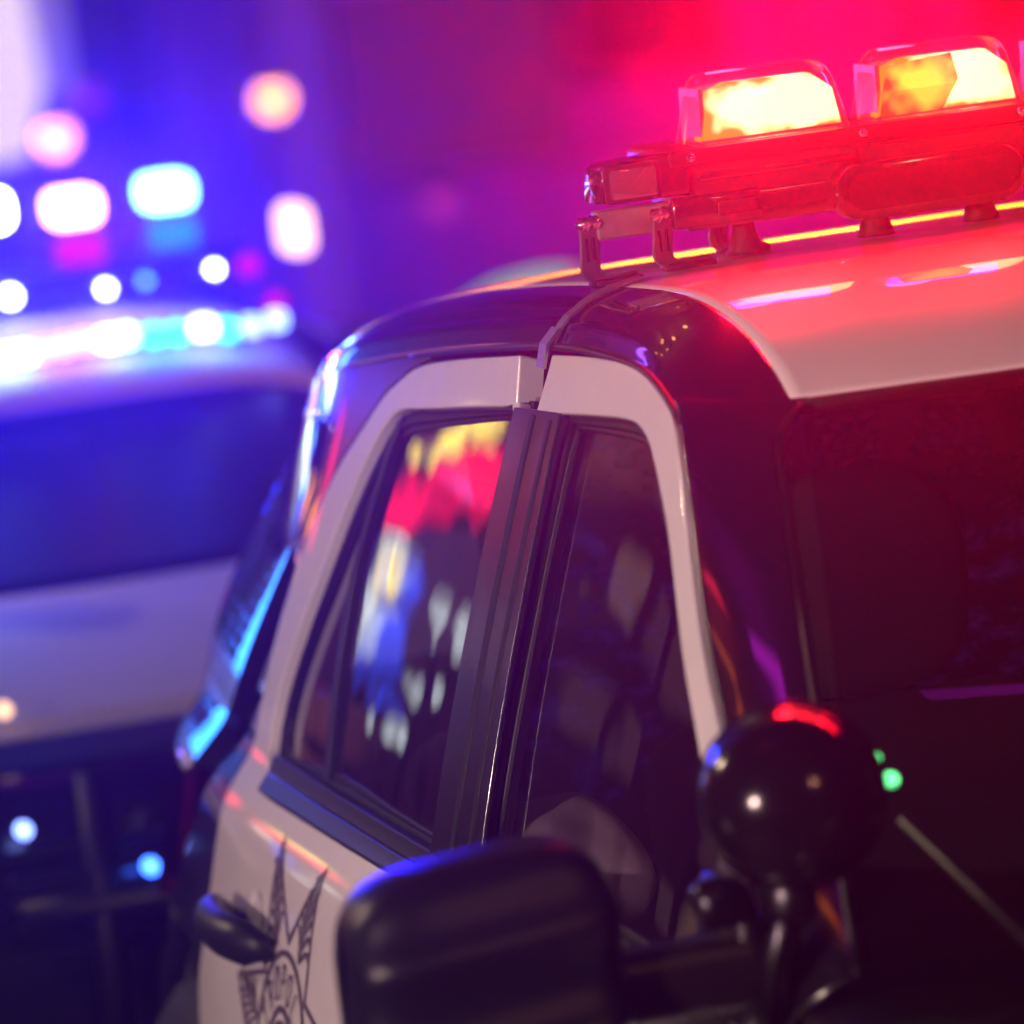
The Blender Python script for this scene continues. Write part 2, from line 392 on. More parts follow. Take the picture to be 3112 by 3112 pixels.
for s in (-1,1):
    sd='passenger' if s<0 else 'driver'
    for nm,O,W in (('rear_door',RO,RW),('front_door',FO,FW)):
        o=chaikin(O,2); wv=chaikin(W,2)
        d=sidepanel(nm,o,[wv],M['white'],suv,s,off=.004,th=.03)
        # dark inner reveal and seal round the opening
        cy_=sum(p[0] for p in wv)/len(wv); cz_=sum(p[1] for p in wv)/len(wv)
        def shrink(p,k): 
            L=math.hypot(p[0]-cy_,p[1]-cz_); return (p[0]+(cy_-p[0])*k/L,p[1]+(cz_-p[1])*k/L)
        inn=[shrink(p,.016) for p in wv]; ou=[shrink(p,-.012) for p in wv]
        sidepanel('window_seal',ou,[inn],M['rubber'],d,s,off=-.010,th=.02,step=.06)
        inn2=[shrink(p,.026) for p in wv]
        sidepanel('window_channel',[shrink(p,.010) for p in wv],[inn2],M['trim'],d,s,off=-.015,th=.015,step=.06)
        if nm=='rear_door':
            gl=[(.045,1.63),(.045,1.63),(.60,1.585),(.624,1.557),(.656,1.516),(.689,1.443),(.715,1.363),(.712,1.255),(.69,1.13),(.68,1.09),(.68,1.09),(.045,1.10),(.045,1.10)]
            sidepanel('window_glass',chaikin(gl,1),[],M['sideglass'],d,s,off=-.018,th=.004)
            qg=[(.635,1.575),(.668,1.516),(.700,1.443),(.735,1.363),(.735,1.255),(.715,1.13),(.705,1.075),(.705,1.075),(1.03,1.072),(1.045,1.14),(1.005,1.23),(.955,1.30),(.90,1.37),(.84,1.45),(.77,1.52),(.69,1.58)]
            sidepanel('fixed_pane',chaikin(qg,1),[],M['quarterglass'],d,s,off=-.018,th=.004)
            bar=[(.612,1.59),(.640,1.557),(.668,1.516),(.700,1.443),(.728,1.363),(.724,1.255),(.704,1.13),(.695,1.085)]
            barp=[(a-.009,b) for a,b in bar]+[(a+.010,b) for a,b in bar[::-1]]
            sidepanel('division_bar',barp,[],M['trim'],d,s,off=-.008,th=.012,step=.06)
        else:
            gl=[(-.06,1.64),(-.06,1.64),(-.42,1.65),(-.50,1.61),(-.60,1.54),(-.72,1.43),(-.86,1.31),(-.98,1.16),(-.98,1.10),(-.98,1.10),(-.06,1.10),(-.06,1.10)]
            sidepanel('window_glass',chaikin(gl,1),[],M['sideglass'],d,s,off=-.018,th=.004)
        # belt moulding: two stepped ledges
        y0,y1=(.02,.945) if nm=='rear_door' else (-.985,-.02)
        for (zc,hh,of,mm) in ((1.108,.020,.006,M['trim']),(1.088,.017,.014,M['plastic'])):
            yy1=y1 if hh>.018 else y1-.03
            pts=[(y0+(yy1-y0)*i/14) for i in range(15)]
            lower=[(a,zc-hh/2-(.012*(a/ .9) if a>0 else 0)) for a in pts]; upper=[(a,zc+hh/2-(.012*(a/.9) if a>0 else 0)) for a in pts[::-1]]
            sidepanel('belt_moulding',lower+upper,[],mm,d,s,off=of,th=.016,step=.1,edge=.004)
    # B pillar blackout with glossy edge mouldings
    sidepanel('pillar_trim',[(-.122,1.10),(.090,1.10),(.082,1.612),(-.104,1.620)],[],M['black'],suv,s,off=.0055,th=.004,edge=.002)
    for (a,b,of) in ((.004,-.010,.0075),(-.070,-.078,.0075)):
        sidepanel('window_run',[(b-.002,1.118),(a-.002,1.118),(a,1.610),(b,1.610)],[],M['rubber'],suv,s,off=of,th=.004,step=.2,edge=.003)
    # door handle on the rear door and front door
    for yc,dz in ((.785,0),(-.22,-.01)):
        zc=.918+dz
        pts=[]
        L=.135
        h=[]
        for i in range(17):
            t=-1+2*i/16; y=yc+t*L; bulge=.012+.042*(1-abs(t)**3.0)
            h.append(spt(s,y,zc,bulge))
        rad=[.010+.012*min(1,(1-abs(-1+2*i/16))*4) for i in range(17)]
        tube('door_handle',h,rad,M['trim'],suv,n=14,flat=1.35)
        lathe('handle_bowl',[(0,.0),(.03,.0),(.042,.0015),(.044,.003)],M['white'],suv,axis_mtx(spt(s,yc,zc+.01,.0035),snorm(s,yc,zc)),n=24)
    # rear quarter panel with quarter window
    QO=[(.512,1.640),(.60,1.621),(.645,1.606),(.712,1.583),(.785,1.538),(.885,1.478),(.97,1.396),(1.028,1.317),(1.066,1.248),(1.093,1.180),(1.108,1.10),(1.110,.95),(1.13,.87),(1.15,.80),(1.15,.80),(1.25,.83),(1.40,.82),(1.55,.74),(1.62,.62),(1.65,.45),(1.65,.45),(1.95,.45),(1.95,.45)]
    top=[(1.95-i*(1.95-.512)/20,gut(1.95-i*(1.95-.512)/20)-.003) for i in range(20)]
    QG=[(.935,1.530),(.968,1.429),(1.03,1.380),(1.103,1.334),(1.238,1.222),(1.36,1.107),(1.40,1.045),(1.50,1.010),(1.66,1.02),(1.70,1.08),(1.66,1.30),(1.60,1.42),(1.54,1.470),(1.35,1.495),(1.10,1.520)]
    q=sidepanel('rear_quarter_panel',chaikin(QO,1)+top,[chaikin(QG,2)],M['black'],suv,s,off=.002,th=.03)
    cy_=1.35; cz_=1.27
    def shr(p,k):
        L=math.hypot(p[0]-cy_,p[1]-cz_); return (p[0]+(cy_-p[0])*k/L,p[1]+(cz_-p[1])*k/L)
    g2=chaikin(QG,2)
    sidepanel('quarter_window',[shr(p,.004) for p in g2],[],M['quarterglass'],q,s,off=.002,th=.004)
    sidepanel('quarter_window_seal',[shr(p,-.005) for p in g2],[[shr(p,.006) for p in g2]],M['black'],q,s,off=.0035,th=.014,step=.08)
    # tail lamp
    sidepanel('tail_lamp',chaikin([(1.74,.80),(1.74,.80),(1.90,.80),(1.90,1.0),(1.74,.98),(1.74,.98)],1),[],M['redlens'],suv,s,off=.012,th=.02)
    # A pillar between door frame and windshield
    dl=[(-.49,1.668),(-.537,1.640),(-.61,1.582),(-.688,1.507),(-.762,1.441),(-.841,1.382),(-.94,1.30),(-1.04,1.20),(-1.10,1.12)]
    wl=[(-.500,-.520,1.652),(-.556,-.560,1.622),(-.578,-.64,1.565),(-.600,-.72,1.505),(-.622,-.80,1.44),(-.643,-.88,1.378),(-.664,-.96,1.318),(-.690,-1.06,1.245),(-.715,-1.15,1.18)]
    dl=chaikin(dl,3,False); wl=chaikin(wl,3,False)
    def wat(L,t):
        i=min(len(L)-2,int(t*(len(L)-1))); f=t*(len(L)-1)-i
        return [L[i][k]*(1-f)+L[i+1][k]*f for k in range(len(L[0]))]
    def apil(u,v,s=s):
        a=wat(dl,v); A=spt(-1,a[0],a[1],.002); W0=Vector(wat(wl,v))
        n=snorm(-1,a[0],a[1]); c=W0-A
        # quadratic bulge: leave the side tangentially
        mid=A+Vector((.35*c.x,.80*c.y,.80*c.z)) 
        P=A*(1-u)**2+mid*2*u*(1-u)+W0*u*u
        return Vector((-s*P.x,P.y,P.z)) if s>0 else P
    gridsurf('windshield_pillar',apil,14,40,M['black'],suv,th=.006,want=(s,-1,.3))
    tube('windshield_moulding',[Vector((s*abs(p[0]),p[1]-.004,p[2]+.002)) for p in wl[6:]],.0055,M['plastic'],suv,n=8)
    # inner side lining so the cabin is closed
    sidepanel('inner_sill',[(-1.1,.35),(1.9,.35),(1.9,1.06),(-1.1,1.06)],[],M['carpet'],suv,s,off=-.06,th=.01,step=.2)
    # sun corner fender
    fender=[(-1.112,.42),(-1.112,1.08),(-1.35,1.07),(-1.7,1.04),(-2.05,.98),(-2.35,.90),(-2.45,.75),(-2.45,.5),(-2.2,.5),(-2.17,.62),(-2.05,.77),(-1.85,.84),(-1.65,.83),(-1.47,.75),(-1.37,.62),(-1.34,.42)]
    sidepanel('front_fender',fender,[],M['black'],suv,s,off=.002,th=.03,step=.08)
# header bridging windshield top
def ws(u,v):
    """windshield: u -1..1, v 0 top..1 bottom"""
    top=Vector((.520*u,-.585+.045*u*u+.002,1.655-.012*u*u))
    bot=Vector((.72*u,-1.36+.21*abs(u)**2.2,1.165))
    p=top.lerp(bot,v); p+=Vector((0,-.035,.03))*math.sin(math.pi*v)
    return p
def wsg(a,b):
    u=2*a-1; p=ws(u,b)
    # edge follows pillar line
    ex=interp(b,[0,1],[.56,.715]); return p
gridsurf('windshield',wsg,24,16,M['windshield'],suv,want=(0,-1,.5))
gridsurf('windshield_header_trim',lambda a,b: (lambda P:P+Vector((0,-.002-.0*b,.0)))(roofpt((a*2-1)*.80,0)+Vector((0,.004-.006*b,-.0-.016*b))),40,3,M['rubber'],suv,th=.006)
# cowl, hood
gridsurf('cowl',lambda a,b: Vector(((a*2-1)*.76,-1.10-.30*b-.0*a+ .16*abs(a*2-1)**2.2,1.150-.012*b)),20,4,M['plastic'],suv,th=.006,want=(0,0,1))
def hood(a,b):
    u=2*a-1; y=-1.24-.03*(1-u*u)-1.12*b
    z=1.135+.035*(1-abs(u)**4)-.14*b**1.8-.05*abs(u)**6-.02*math.exp(-((abs(u)-.62)/.05)**2)
    return Vector((u*(.80-.05*b),y-.08*b*(1-u*u),z))
gridsurf('hood',hood,48,30,M['black'],suv,th=.012,want=(0,0,1))
gridsurf('grille',lambda a,b: Vector(((a*2-1)*.76,-2.40-.06*(1-(a*2-1)**2)-.03*b,.99-.32*b)),20,10,M['trim'],suv,th=.02)
box('front_bumper',(0,-2.50,.56),(1.78,.22,.26),M['plastic'],suv,.06)
for s in (-1,1):
    box('headlamp',(s*.68,-2.42,.84),(.30,.10,.16),M['moduleglass'],suv,.03)
    for y in (-1.75,1.38):
        t=lathe('wheel',[(.20,-.11),(.33,-.12),(.365,-.09),(.37,0),(.365,.09),(.33,.12),(.20,.11)],M['tyre'],suv,axis_mtx((s*.80,y,.37),(s,0,0)),n=36)
        lathe('rim',[(0,.07),(.05,.075),(.06,.05),(.18,.06),(.205,.10),(.21,.11)],M['steel'],t,axis_mtx((s*.80,y,.37),(s,0,0)),n=30)
    # wiper arms lying at the base of the glass
for (x0,x1) in ((-.56,-.645),(.05,-.10)):
    tube('wiper_arm',[(x0,-1.36,1.165),(x0-.02,-1.27,1.21),(x1,-1.12,1.315)],[.010,.008,.006],M['plastic'],suv,n=8)
# tailgate
def gate(a,b,z0=.45,z1=1.03,k=1.0):
    u=(2*a-1)*k; z=z0+b*(z1-z0); y=2.06-.20*sstep(1.0,1.5,z)-.10*abs(u)**3
    return Vector((u*X(1.86,min(z,1.60)),min(y,2.05),z))
tg=gridsurf('tailgate',lambda a,b: gate(a,b),20,14,M['black'],suv,th=.01,want=(0,1,0))
gridsurf('rear_window',lambda a,b: gate(a,b,1.03,1.40,.90),16,10,glassmat('rear_glass',(.8,.8,.85),(1,1,1),0,1.45),tg)
gridsurf('window_header',lambda a,b: gate(a,b,1.40,gut(1.86)+.03),16,4,M['black'],tg,th=.01)
for s in (-1,1): gridsurf('window_side',lambda a,b,s=s: (lambda P:Vector((s*abs(P.x),P.y,P.z)))(gate(.95+.05*a,b,1.03,1.40)),3,8,M['black'],tg,th=.01)
gridsurf('underbody',lambda a,b: Vector(((a*2-1)*.86,-2.4+4.3*b,.36)),4,4,M['carpet'],suv)
# cabin
box('dashboard',(0,-1.0,1.02),(1.40,.36,.16),M['plastic'],suv,.05)
gridsurf('headliner',lambda a,b: roofpt((a*2-1)*.9,.02+.95*b)+Vector((0,0,-.03)),16,20,M['cloth'],suv)
wh=lathe('steering_wheel',[(.185+.014*math.cos(t*math.pi/5),.014*math.sin(t*math.pi/5)) for t in range(11)],M['plastic'],suv,axis_mtx((.38,-.70,1.08),(0,.85,.5)),n=36)
def cushion(name,c,size,m,parent,r,rot=None):
    return box(name,c,size,m,parent,r,rot,seg=5)
for sx in (-.30,.36):
    st=cushion('seat_back',(sx,.10,.90),(.50,.16,.62),M['cloth'],suv,.07,Matrix.Rotation(R(-10),3,'X'))
    cushion('seat_cushion',(sx,-.22,.62),(.50,.52,.16),M['cloth'],st,.07)
    blob('headrest',(sx+.03,.14,1.345),(.135,.065,.135),M['cloth'],st,2.9,36,24)
    for k in (-.06,.06): tube('headrest_post',[(sx+k,.15,1.26),(sx+k,.13,1.14)],.006,M['chrome'],st,n=8)
cushion('rear_bench',(0,.95,.80),(1.30,.18,.60),M['cloth'],suv,.07)
gridsurf('cabin_floor',lambda a,b: Vector(((a*2-1)*.80,-1.1+3.0*b,.42)),4,4,M['carpet'],suv)
# rear cargo screen, scratched polycarbonate catching blue light
def screenmat():
    m=bpy.data.materials.new('scratched_screen'); m.use_nodes=True; nt=m.node_tree; nt.nodes.clear(); N=nt.nodes.new; L=nt.links.new
    o=N('ShaderNodeOutputMaterial'); t=N('ShaderNodeBsdfTranslucent'); tr=N('ShaderNodeBsdfTransparent'); tr.inputs[0].default_value=(.5,.5,.55,1)
    tc=N('ShaderNodeTexCoord'); mp=N('ShaderNodeMapping'); mp.inputs['Scale'].default_value=(14,1,22); n=N('ShaderNodeTexNoise'); n.inputs['Scale'].default_value=1.6; n.inputs['Detail'].default_value=6
    L(tc.outputs['Object'],mp.inputs[0]); L(mp.outputs[0],n.inputs['Vector'])
    r=N('ShaderNodeValToRGB'); r.color_ramp.elements[0].position=.48; r.color_ramp.elements[0].color=(.02,.02,.02,1); r.color_ramp.elements[1].position=.80; r.color_ramp.elements[1].color=(.9,.9,.9,1)
    L(n.outputs['Fac'],r.inputs[0]); t.inputs[0].default_value=(.8,.7,.9,1)
    mx=N('ShaderNodeMixShader'); L(r.outputs[0],mx.inputs[0]); L(tr.outputs[0],mx.inputs[1]); L(t.outputs[0],mx.inputs[2]); L(mx.outputs[0],o.inputs[0]); return m
M['scr']=screenmat()
gridsurf('prisoner_screen',lambda a,b: Vector(((a*2-1)*.62,.52+.02*b,.95+.62*b)),4,4,M['scr'],suv,th=.006)

for (px,py) in ((1648,1432),(1682,1472)):
    S_=1932.; d_=cf+cr*((px-S_/2)/10867.5)-cu*((py-S_/2)/10867.5); P_=CAM+d_*((-1.02-CAM.y)/d_.y)
    lathe('pillar_indicator',[(0,.0),(.008,.0),(.008,-.012),(0,-.012)],emat('green_indicator',(.10,.75,.22),3.5),suv,axis_mtx(tuple(P_),(-.2,-1,.1)),n=12)
# ------------------------------------------------------------------ side mirror
for s in (-1,1):
    def shape(p):
        # shoulder ridge and lower lip across the housing
        zz=p.z
        if p.y<0:
            p.y-= .018*math.exp(-((zz-.045)/.022)**2)+.022*math.exp(-((zz+.055)/.02)**2)
        p.z+= .012*(p.x*-s)/.14*1.0
        return p
    mir=blob('side_mirror',(s*1.062,-1.08,1.222),(.132,.075,.122),M['plastic'],suv,4.0,64,56,fn=shape)
    blob('mirror_glass',(s*1.062,-1.018,1.222),(.114,.02,.102),M['chrome'],mir,4.0,24,12)
    blob('mirror_arm',(s*.87,-1.075,1.19),(.105,.035,.036),M['plastic'],mir,4.0,28,20)
    blob('mirror_foot',(s*.80,-1.03,1.20),(.020,.075,.075),M['plastic'],mir,3.0,28,20)
# ------------------------------------------------------------------ pillar spotlight
sp=lathe('spotlight',[(0,-.085),(.024,-.082),(.050,-.071),(.071,-.050),(.081,-.020),(.085,.012),(.087,.040),(.091,.045),(.091,.056),(.086,.060)],M['spotshell'],suv,axis_mtx((-.764,-1.155,1.358),(.30,.80,-.10)),n=48)
lathe('spotlight_lens',[(0,.066),(.05,.064),(.083,.058)],M['moduleglass'],sp,axis_mtx((-.764,-1.155,1.358),(.30,.80,-.10)),n=32)
tube('spotlight_shaft',[(-.765,-1.14,1.27),(-.785,-1.12,1.20),(-.795,-1.10,1.12)],[.016,.013,.013],M['smoked'],sp,n=14)
lathe('spotlight_collar',[(0,-.02),(.022,-.02),(.026,-.01),(.026,.01),(.022,.02),(0,.02)],M['smoked'],sp,axis_mtx((-.768,-1.14,1.262),(.1,0,1)),n=20)
lathe('spotlight_collar',[(0,-.02),(.020,-.02),(.024,-.01),(.024,.01),(.020,.02),(0,.02)],M['smoked'],sp,axis_mtx((-.83,-1.10,1.262),(1,0,.2)),n=20)

# ------------------------------------------------------------------ star emblem on rear door
SC=(.585,.790); SR=.285
def dpt(a,b,off): # a: toward front (right as seen), b up
    return spt(-1,SC[0]-a,SC[1]+b,off)
def decal(name,poly,parent,off=.0062,m=None,holes=()):
    sidepanel(name,[(SC[0]-a,SC[1]+b) for a,b in poly],[[(SC[0]-a,SC[1]+b) for a,b in h] for h in holes],m or M['decal'],parent,-1,off=off,th=.0008,step=.05,edge=.0004)
def band(p,w):
    """offset polyline to a closed strip"""
    L=[];Rr=[]
    n=len(p)
    for i in range(n):
        a=p[max(0,i-1)]; b=p[min(n-1,i+1)]; dx,dy=b[0]-a[0],b[1]-a[1]; l=math.hypot(dx,dy) or 1
        ww=w if not isinstance(w,(list,tuple)) else w[i]
        nx,ny=-dy/l*ww/2,dx/l*ww/2; L.append((p[i][0]+nx,p[i][1]+ny)); Rr.append((p[i][0]-nx,p[i][1]-ny))
    return L+Rr[::-1]
emb=None
rdoor=[o for o in suv.children if o.name.startswith('rear_door')][0]
def emblem():
    RI=.152
    tips=[R(90+25.714+k*51.4286) for k in range(7)]
    outl=[]
    for a in tips: outl+=[(SR*math.cos(a),SR*math.sin(a)),(RI*math.cos(a+R(25.714)),RI*math.sin(a+R(25.714)))]
    def inset(P,d):
        n=len(P); L=[]
        for i in range(n):
            p,q=P[i],P[(i+1)%n]; dx,dy=q[0]-p[0],q[1]-p[1]; l=math.hypot(dx,dy); nx,ny=-dy/l,dx/l; L.append((p[0]+nx*d,p[1]+ny*d,dx,dy))
        out=[]
        for i in range(n):
            x1,y1,a1,b1=L[i-1]; x2,y2,a2,b2=L[i]; det=a1*b2-b1*a2; t=((x2-x1)*b2-(y2-y1)*a2)/det; out.append((x1+a1*t,y1+b1*t))
        return out
    inn=inset(outl,.006)
    decal('star_outline',outl,rdoor,holes=[inn])
    ring=[(.137*math.cos(R(k*6)),.137*math.sin(R(k*6))) for k in range(60)]
    ring2=[(.130*math.cos(R(k*6)),.130*math.sin(R(k*6))) for k in range(60)]
    decal('badge_ring',ring,rdoor,off=.0066,holes=[ring2])
    r3=[(.070*math.cos(R(k*9)),.070*math.sin(R(k*9))) for k in range(40)]
    r4=[(.062*math.cos(R(k*9)),.062*math.sin(R(k*9))) for k in range(40)]
    decal('badge_ring',r3,rdoor,off=.0066,holes=[r4])
    r5=[(.052*math.cos(R(k*9)),.052*math.sin(R(k*9))) for k in range(40)]
    decal('badge_seal',r5,rdoor,off=.0066)
    # leaf scrollwork in each point
    for k in range(7):
        a=tips[k]; ca,sa=math.cos(a),math.sin(a)
        def T(r,t): return (r*ca-t*sa,r*sa+t*ca)
        for side in (-1,1):
            for j in range(5):
                r0=.150+j*.020; wdt=(SR-r0)*.34
                pts=[T(r0+.004*q+.016*math.sin(q*.5),side*(.003+wdt*q/6*(1-.25*(q/6)))) for q in range(7)]
                decal('leaf_scroll',band(pts,[.0018,.004,.006,.006,.005,.003,.001]),rdoor,off=.0064)
        decal('leaf_stem',band([T(.148,0),T(.19,.002),T(.235,-.001)],[.005,.003,.001]),rdoor,off=.0064)
    # lettering round the ring
    word='METROPOLITAN'; word2='POLICE'
    dg=bpy.context.evaluated_depsgraph_get()
    def letters(word,start,stepa,rad,hgt,flip):
        for i,ch in enumerate(word):
            cu_=bpy.data.curves.new('letter','FONT'); cu_.body=ch; cu_.size=1; cu_.align_x='CENTER'; cu_.resolution_u=3
            to=bpy.data.objects.new('letter',cu_); me0=bpy.data.meshes.new_from_object(to)
            ys=[v.co.y for v in me0.vertices]; 
            a=start-stepa*i if not flip else start+stepa*i
            vs=[]
            for v in me0.vertices:
                lx=v.co.x*.034; ly=(v.co.y/.72)*hgt
                if not flip: r=rad+ly; an=a-lx/(rad+hgt*.6)
                else: r=rad+hgt-ly; an=a+lx/(rad+hgt*.4)
                p=dpt(r*math.cos(an),r*math.sin(an),.0072); vs.append(tuple(p))
            me=bpy.data.meshes.new('letter'); me.from_pydata(vs,[],[tuple(p.vertices) for p in me0.polygons]); me.update()
            bpy.data.objects.remove(to); bpy.data.curves.remove(cu_); bpy.data.meshes.remove(me0)
            o=link('letter',me,M['decal'],rdoor); md=o.modifiers.new('t','SOLIDIFY'); md.thickness=.0008; md.offset=0
    letters(word,R(92+5*20.5),R(20.5),.077,.046,False)
    letters(word2,R(270-2.5*20),R(20),.077,.046,True)
emblem()

# ------------------------------------------------------------------ roof light bar
LB=bpy.data.objects
Y0=.10
lb=box('light_bar',(0,Y0+.085,1.832),(.86,.16,.082),M['trim'],suv,.012)   # main tray
prism('light_bar_deck',rrect(.90,.020,.008,4,0,1.868),Y0-.008,Y0+.17,M['plastic'],lb,.003)
prism('light_bar_rail',rrect(.88,.036,.006,4,0,1.803),Y0-.012,Y0+.0,M['darkchrome'],lb,.002)
def lensdome(xc,mlamp,mlamp2,wd=.190):
    zb,zt=1.876,1.958
    # hollow clear cover, trapezoid
    def ring(z,k,r):
        w_=wd/2-(z-zb)/(zt-zb)*.016-k; d_=.055-(z-zb)/(zt-zb)*.012-k
        return [(xc+a,Y0+.068+b,z) for a,b in rrect(w_*2,d_*2,r,5)]
    bm=bmesh.new(); rs=[]
    for z,k,r in ((zb,0,.018),(zb+.03,0.0,.02),(zt-.022,.0,.022),(zt-.010,.002,.022),(zt-.003,.007,.02),(zt,.016,.016)):
        rs.append([bm.verts.new(p) for p in ring(z,k,r)])
    for a,b in zip(rs,rs[1:]):
        n=len(a)
        for i in range(n): bm.faces.new((a[i],a[(i+1)%n],b[(i+1)%n],b[i]))
    bm.faces.new(rs[-1])
    L=bmobj('lens_cover',bm,M['clearlens'],lb,True)
    # rim at the foot of the cover
    prism('lens_gasket',rrect(wd+.012,.008,.003,3,xc,zb-.001),Y0+.008,Y0+.132,M['darkchrome'],lb)
    # bright reflector behind the cover front
    w2=wd/2-.008
    poly=[(xc-w2,zb+.006),(xc+w2*.98,zb+.006),(xc+w2*.90,zt-.034),(xc+w2*.62,zt-.014),(xc-w2*.55,zt-.012),(xc-w2*.86,zt-.022)]
    prism('lamp_reflector',poly,Y0+.028,Y0+.06,mlamp,lb,.004)
    # side mirrors inside
    prism('lamp_side_mirror',[(xc-w2*.99,zb+.004),(xc-w2*.93,zb+.004),(xc-w2*.90,zt-.016),(xc-w2*.96,zt-.016)],Y0+.03,Y0+.11,M['steel'],lb)
    return L
xcs=[-.312,-.096,.112,.320]
for i,xc in enumerate(xcs): lensdome(xc,M['lampA'],None)
# amber swirl section in the left part of the second cover
prism('lamp_reflector',[(-.182,1.882),(-.105,1.882),(-.082,1.915),(-.088,1.946),(-.168,1.940)],Y0+.018,Y0+.026,M['lampB'],lb,.003)
for s in (-1,1):
    e=prism('end_module',[(s*.428,1.826),(s*.536,1.829),(s*.530,1.866),(s*.522,1.872),(s*.445,1.876),(s*.428,1.876)],Y0-.004,Y0+.07,M['darkchrome'],lb,.003)
    prism('alley_lamp_glass',rrect(.056,.034,.004,3,s*.496,1.849),Y0-.010,Y0-.002,M['moduleglass'],lb,.001)
    prism('module_bezel',rrect(.068,.044,.006,3,s*.496,1.849),Y0-.0065,Y0-.003,M['trim'],lb,.001)
    box('cross_bracket',(s*.480,Y0+.03,1.803),(.115,.022,.034),M['alu'],lb,.003)
    for (xx,yy) in ((.546,Y0+.02),(.464,Y0+.0),(.358,Y0+.13)):
        zt=1.812 if xx>.4 else 1.80; x=s*xx
        yv=yy; e_=gut(yv); uu=xx/X(yv,e_); zb=roofz(yv)-(roofz(yv)-e_)*hprof(uu)+.006*(1-uu*uu)+.006
        wv=Vector((s*.80,.60,0)) if s<0 else Vector((.8,-.6,0)); wv=Vector((.85,.50,0)) if s<0 else Vector((.85,-.50,0))
        iw=Vector((-s*.5,-.85,0)).normalized(); nv=Vector((s*.50,-.85,0)).normalized()
        def P(a,b,z): return Vector((x,yy,z))+nv*a+Vector((-s,0,0))*b
        pts=[P(0,0,zt),P(.003,-.001,zt-.03),P(.005,-.003,zb+.022),P(.006,-.003,zb+.010),P(.002,.004,zb+.002),P(-.008,.020,zb),P(-.014,.036,zb+.004)]
        strip('mounting_foot',chaikin([tuple(p) for p in pts],2,False),wv,.031,.0035,M['alu'],lb)
        for k in (-.006,.006):
            c=P(.0068,0,zt-.034)+wv.normalized()*k; box('foot_slot',tuple(c),(.0035,.002,.026),M['rubber'],lb,rot=Matrix.Rotation(math.atan2(wv.y,wv.x),3,'Z'))
        for k in (-.009,.009):
            c=P(.004,0,zt-.004)+wv.normalized()*k
            lathe('bolt',[(0,.012),(.006,.011),(.0075,.005),(.0075,0),(.0095,0),(.0095,-.003),(0,-.003)],M['chrome'],lb,axis_mtx(tuple(c),tuple(nv)),n=6)
        box('foot_pad',(x-s*.026,yy+.004,zb-.002),(.060,.036,.010),M['rubber'],lb,.004)
    for xx in (.36,.20,.07):
        lathe('foot_pad',[(0,.0),(.012,.0),(.014,-.018),(.020,-.038),(.023,-.046),(0,-.046)],M['rubber'],lb,axis_mtx((s*xx,Y0+.03,1.792),(0,0,1)),n=20)
    # hook strap from foot down to the drip rail
    pts=[]
    for i in range(12):
        u=(.80+.2*i/11)*s
        y=.055-.05*(i/11)
        P=roofpt(0,0); 
        # roof point at this y
        e_=gut(y); wd=X(y,e_); rz=roofz(y); z=rz-(rz-e_)*hprof(u); pts.append((u*wd,y,z+.006))
    pts.append((s*(X(.005,1.672)+.010),.004,1.672))
    strip('mounting_strap',pts,(0,1,0),.024,.003,M['alu'],lb)
    strip('strap_hook',[(s*(X(.005,1.70)+.0),.004,1.706),(s*(X(.005,1.69)+.012),.004,1.690),(s*(X(.005,1.668)+.010),.004,1.664)],(0,1,0),.030,.004,M['steel'],lb)
# front flood lamps under the tray: long capsule housings
for xc in (-.150,.150):
    fl=prism('flood_lamp',rrect(.232,.066,.031,8,xc,1.805),Y0-.045,Y0-.004,M['darkchrome'],lb,.006)
    prism('flood_glass',rrect(.205,.044,.020,8,xc,1.805),Y0-.049,Y0-.044,M['floodglass'],lb)
    prism('flood_bulb',[(xc+.05+.010*math.cos(t*.5),1.806+.010*math.sin(t*.5)) for t in range(12)],Y0-.0435,Y0-.0425,mat('bulb',(.8,.4,.3),.3,emit=(1,.12,.08),estr=.5),lb)
for s in (-1,1):
    for xx in (.02,.215,.425):
        lathe('bar_screw',[(0,.004),(.004,.004),(.006,.001),(.006,-.001),(0,-.001)],M['chrome'],lb,axis_mtx((s*xx,Y0-.010,1.868),(0,-1,.1)),n=8)
    box('bar_seam',(s*.218,Y0+.004,1.838),(.003,.006,.056),M['rubber'],lb)
    box('bar_ridge',(s*.32,Y0+.003,1.843),(.19,.006,.010),M['darkchrome'],lb,.002)
    box('bar_ridge',(s*.11,Y0+.003,1.855),(.19,.006,.006),M['darkchrome'],lb,.002)
box('maker_plate',(-.375,Y0-.014,1.806),(.05,.003,.016),M['smoked'],lb,.001)
# speaker grille between
box('siren_housing',(-.40,Y0-.004,1.806),(.11,.018,.036),M['darkchrome'],lb,.005)

# ------------------------------------------------------------------ pale lump added for a reflection in the front side window
lump=blob('pale_reflection',(-.700,-.03,1.095),(.085,.12,.085),M['pale'],None,2.4,48,32,fn=lambda p: p*(1+.10*math.sin(p.x*40+1)*math.cos(p.y*30)+.06*math.sin(p.z*50+p.x*30)))
tag(lump,'pale crumpled lump inside the front side window of the patrol SUV, standing in for a reflection','reflection')

# ================================================================== street
g=gridsurf('ground',lambda a,b: Vector((-30+48*a,-16+50*b,0)),8,8,M['asphalt'],None,want=(0,0,1)); g['kind']='structure'
pv=box('pavement',(6,14.2,.06),(26,7.6,.13),M['concrete'],None,.02); pv['kind']='structure'
pv2=box('pavement',(-12.5,19.0,.055),(22,4.2,.12),M['concrete'],None,.02); pv2['kind']='structure'
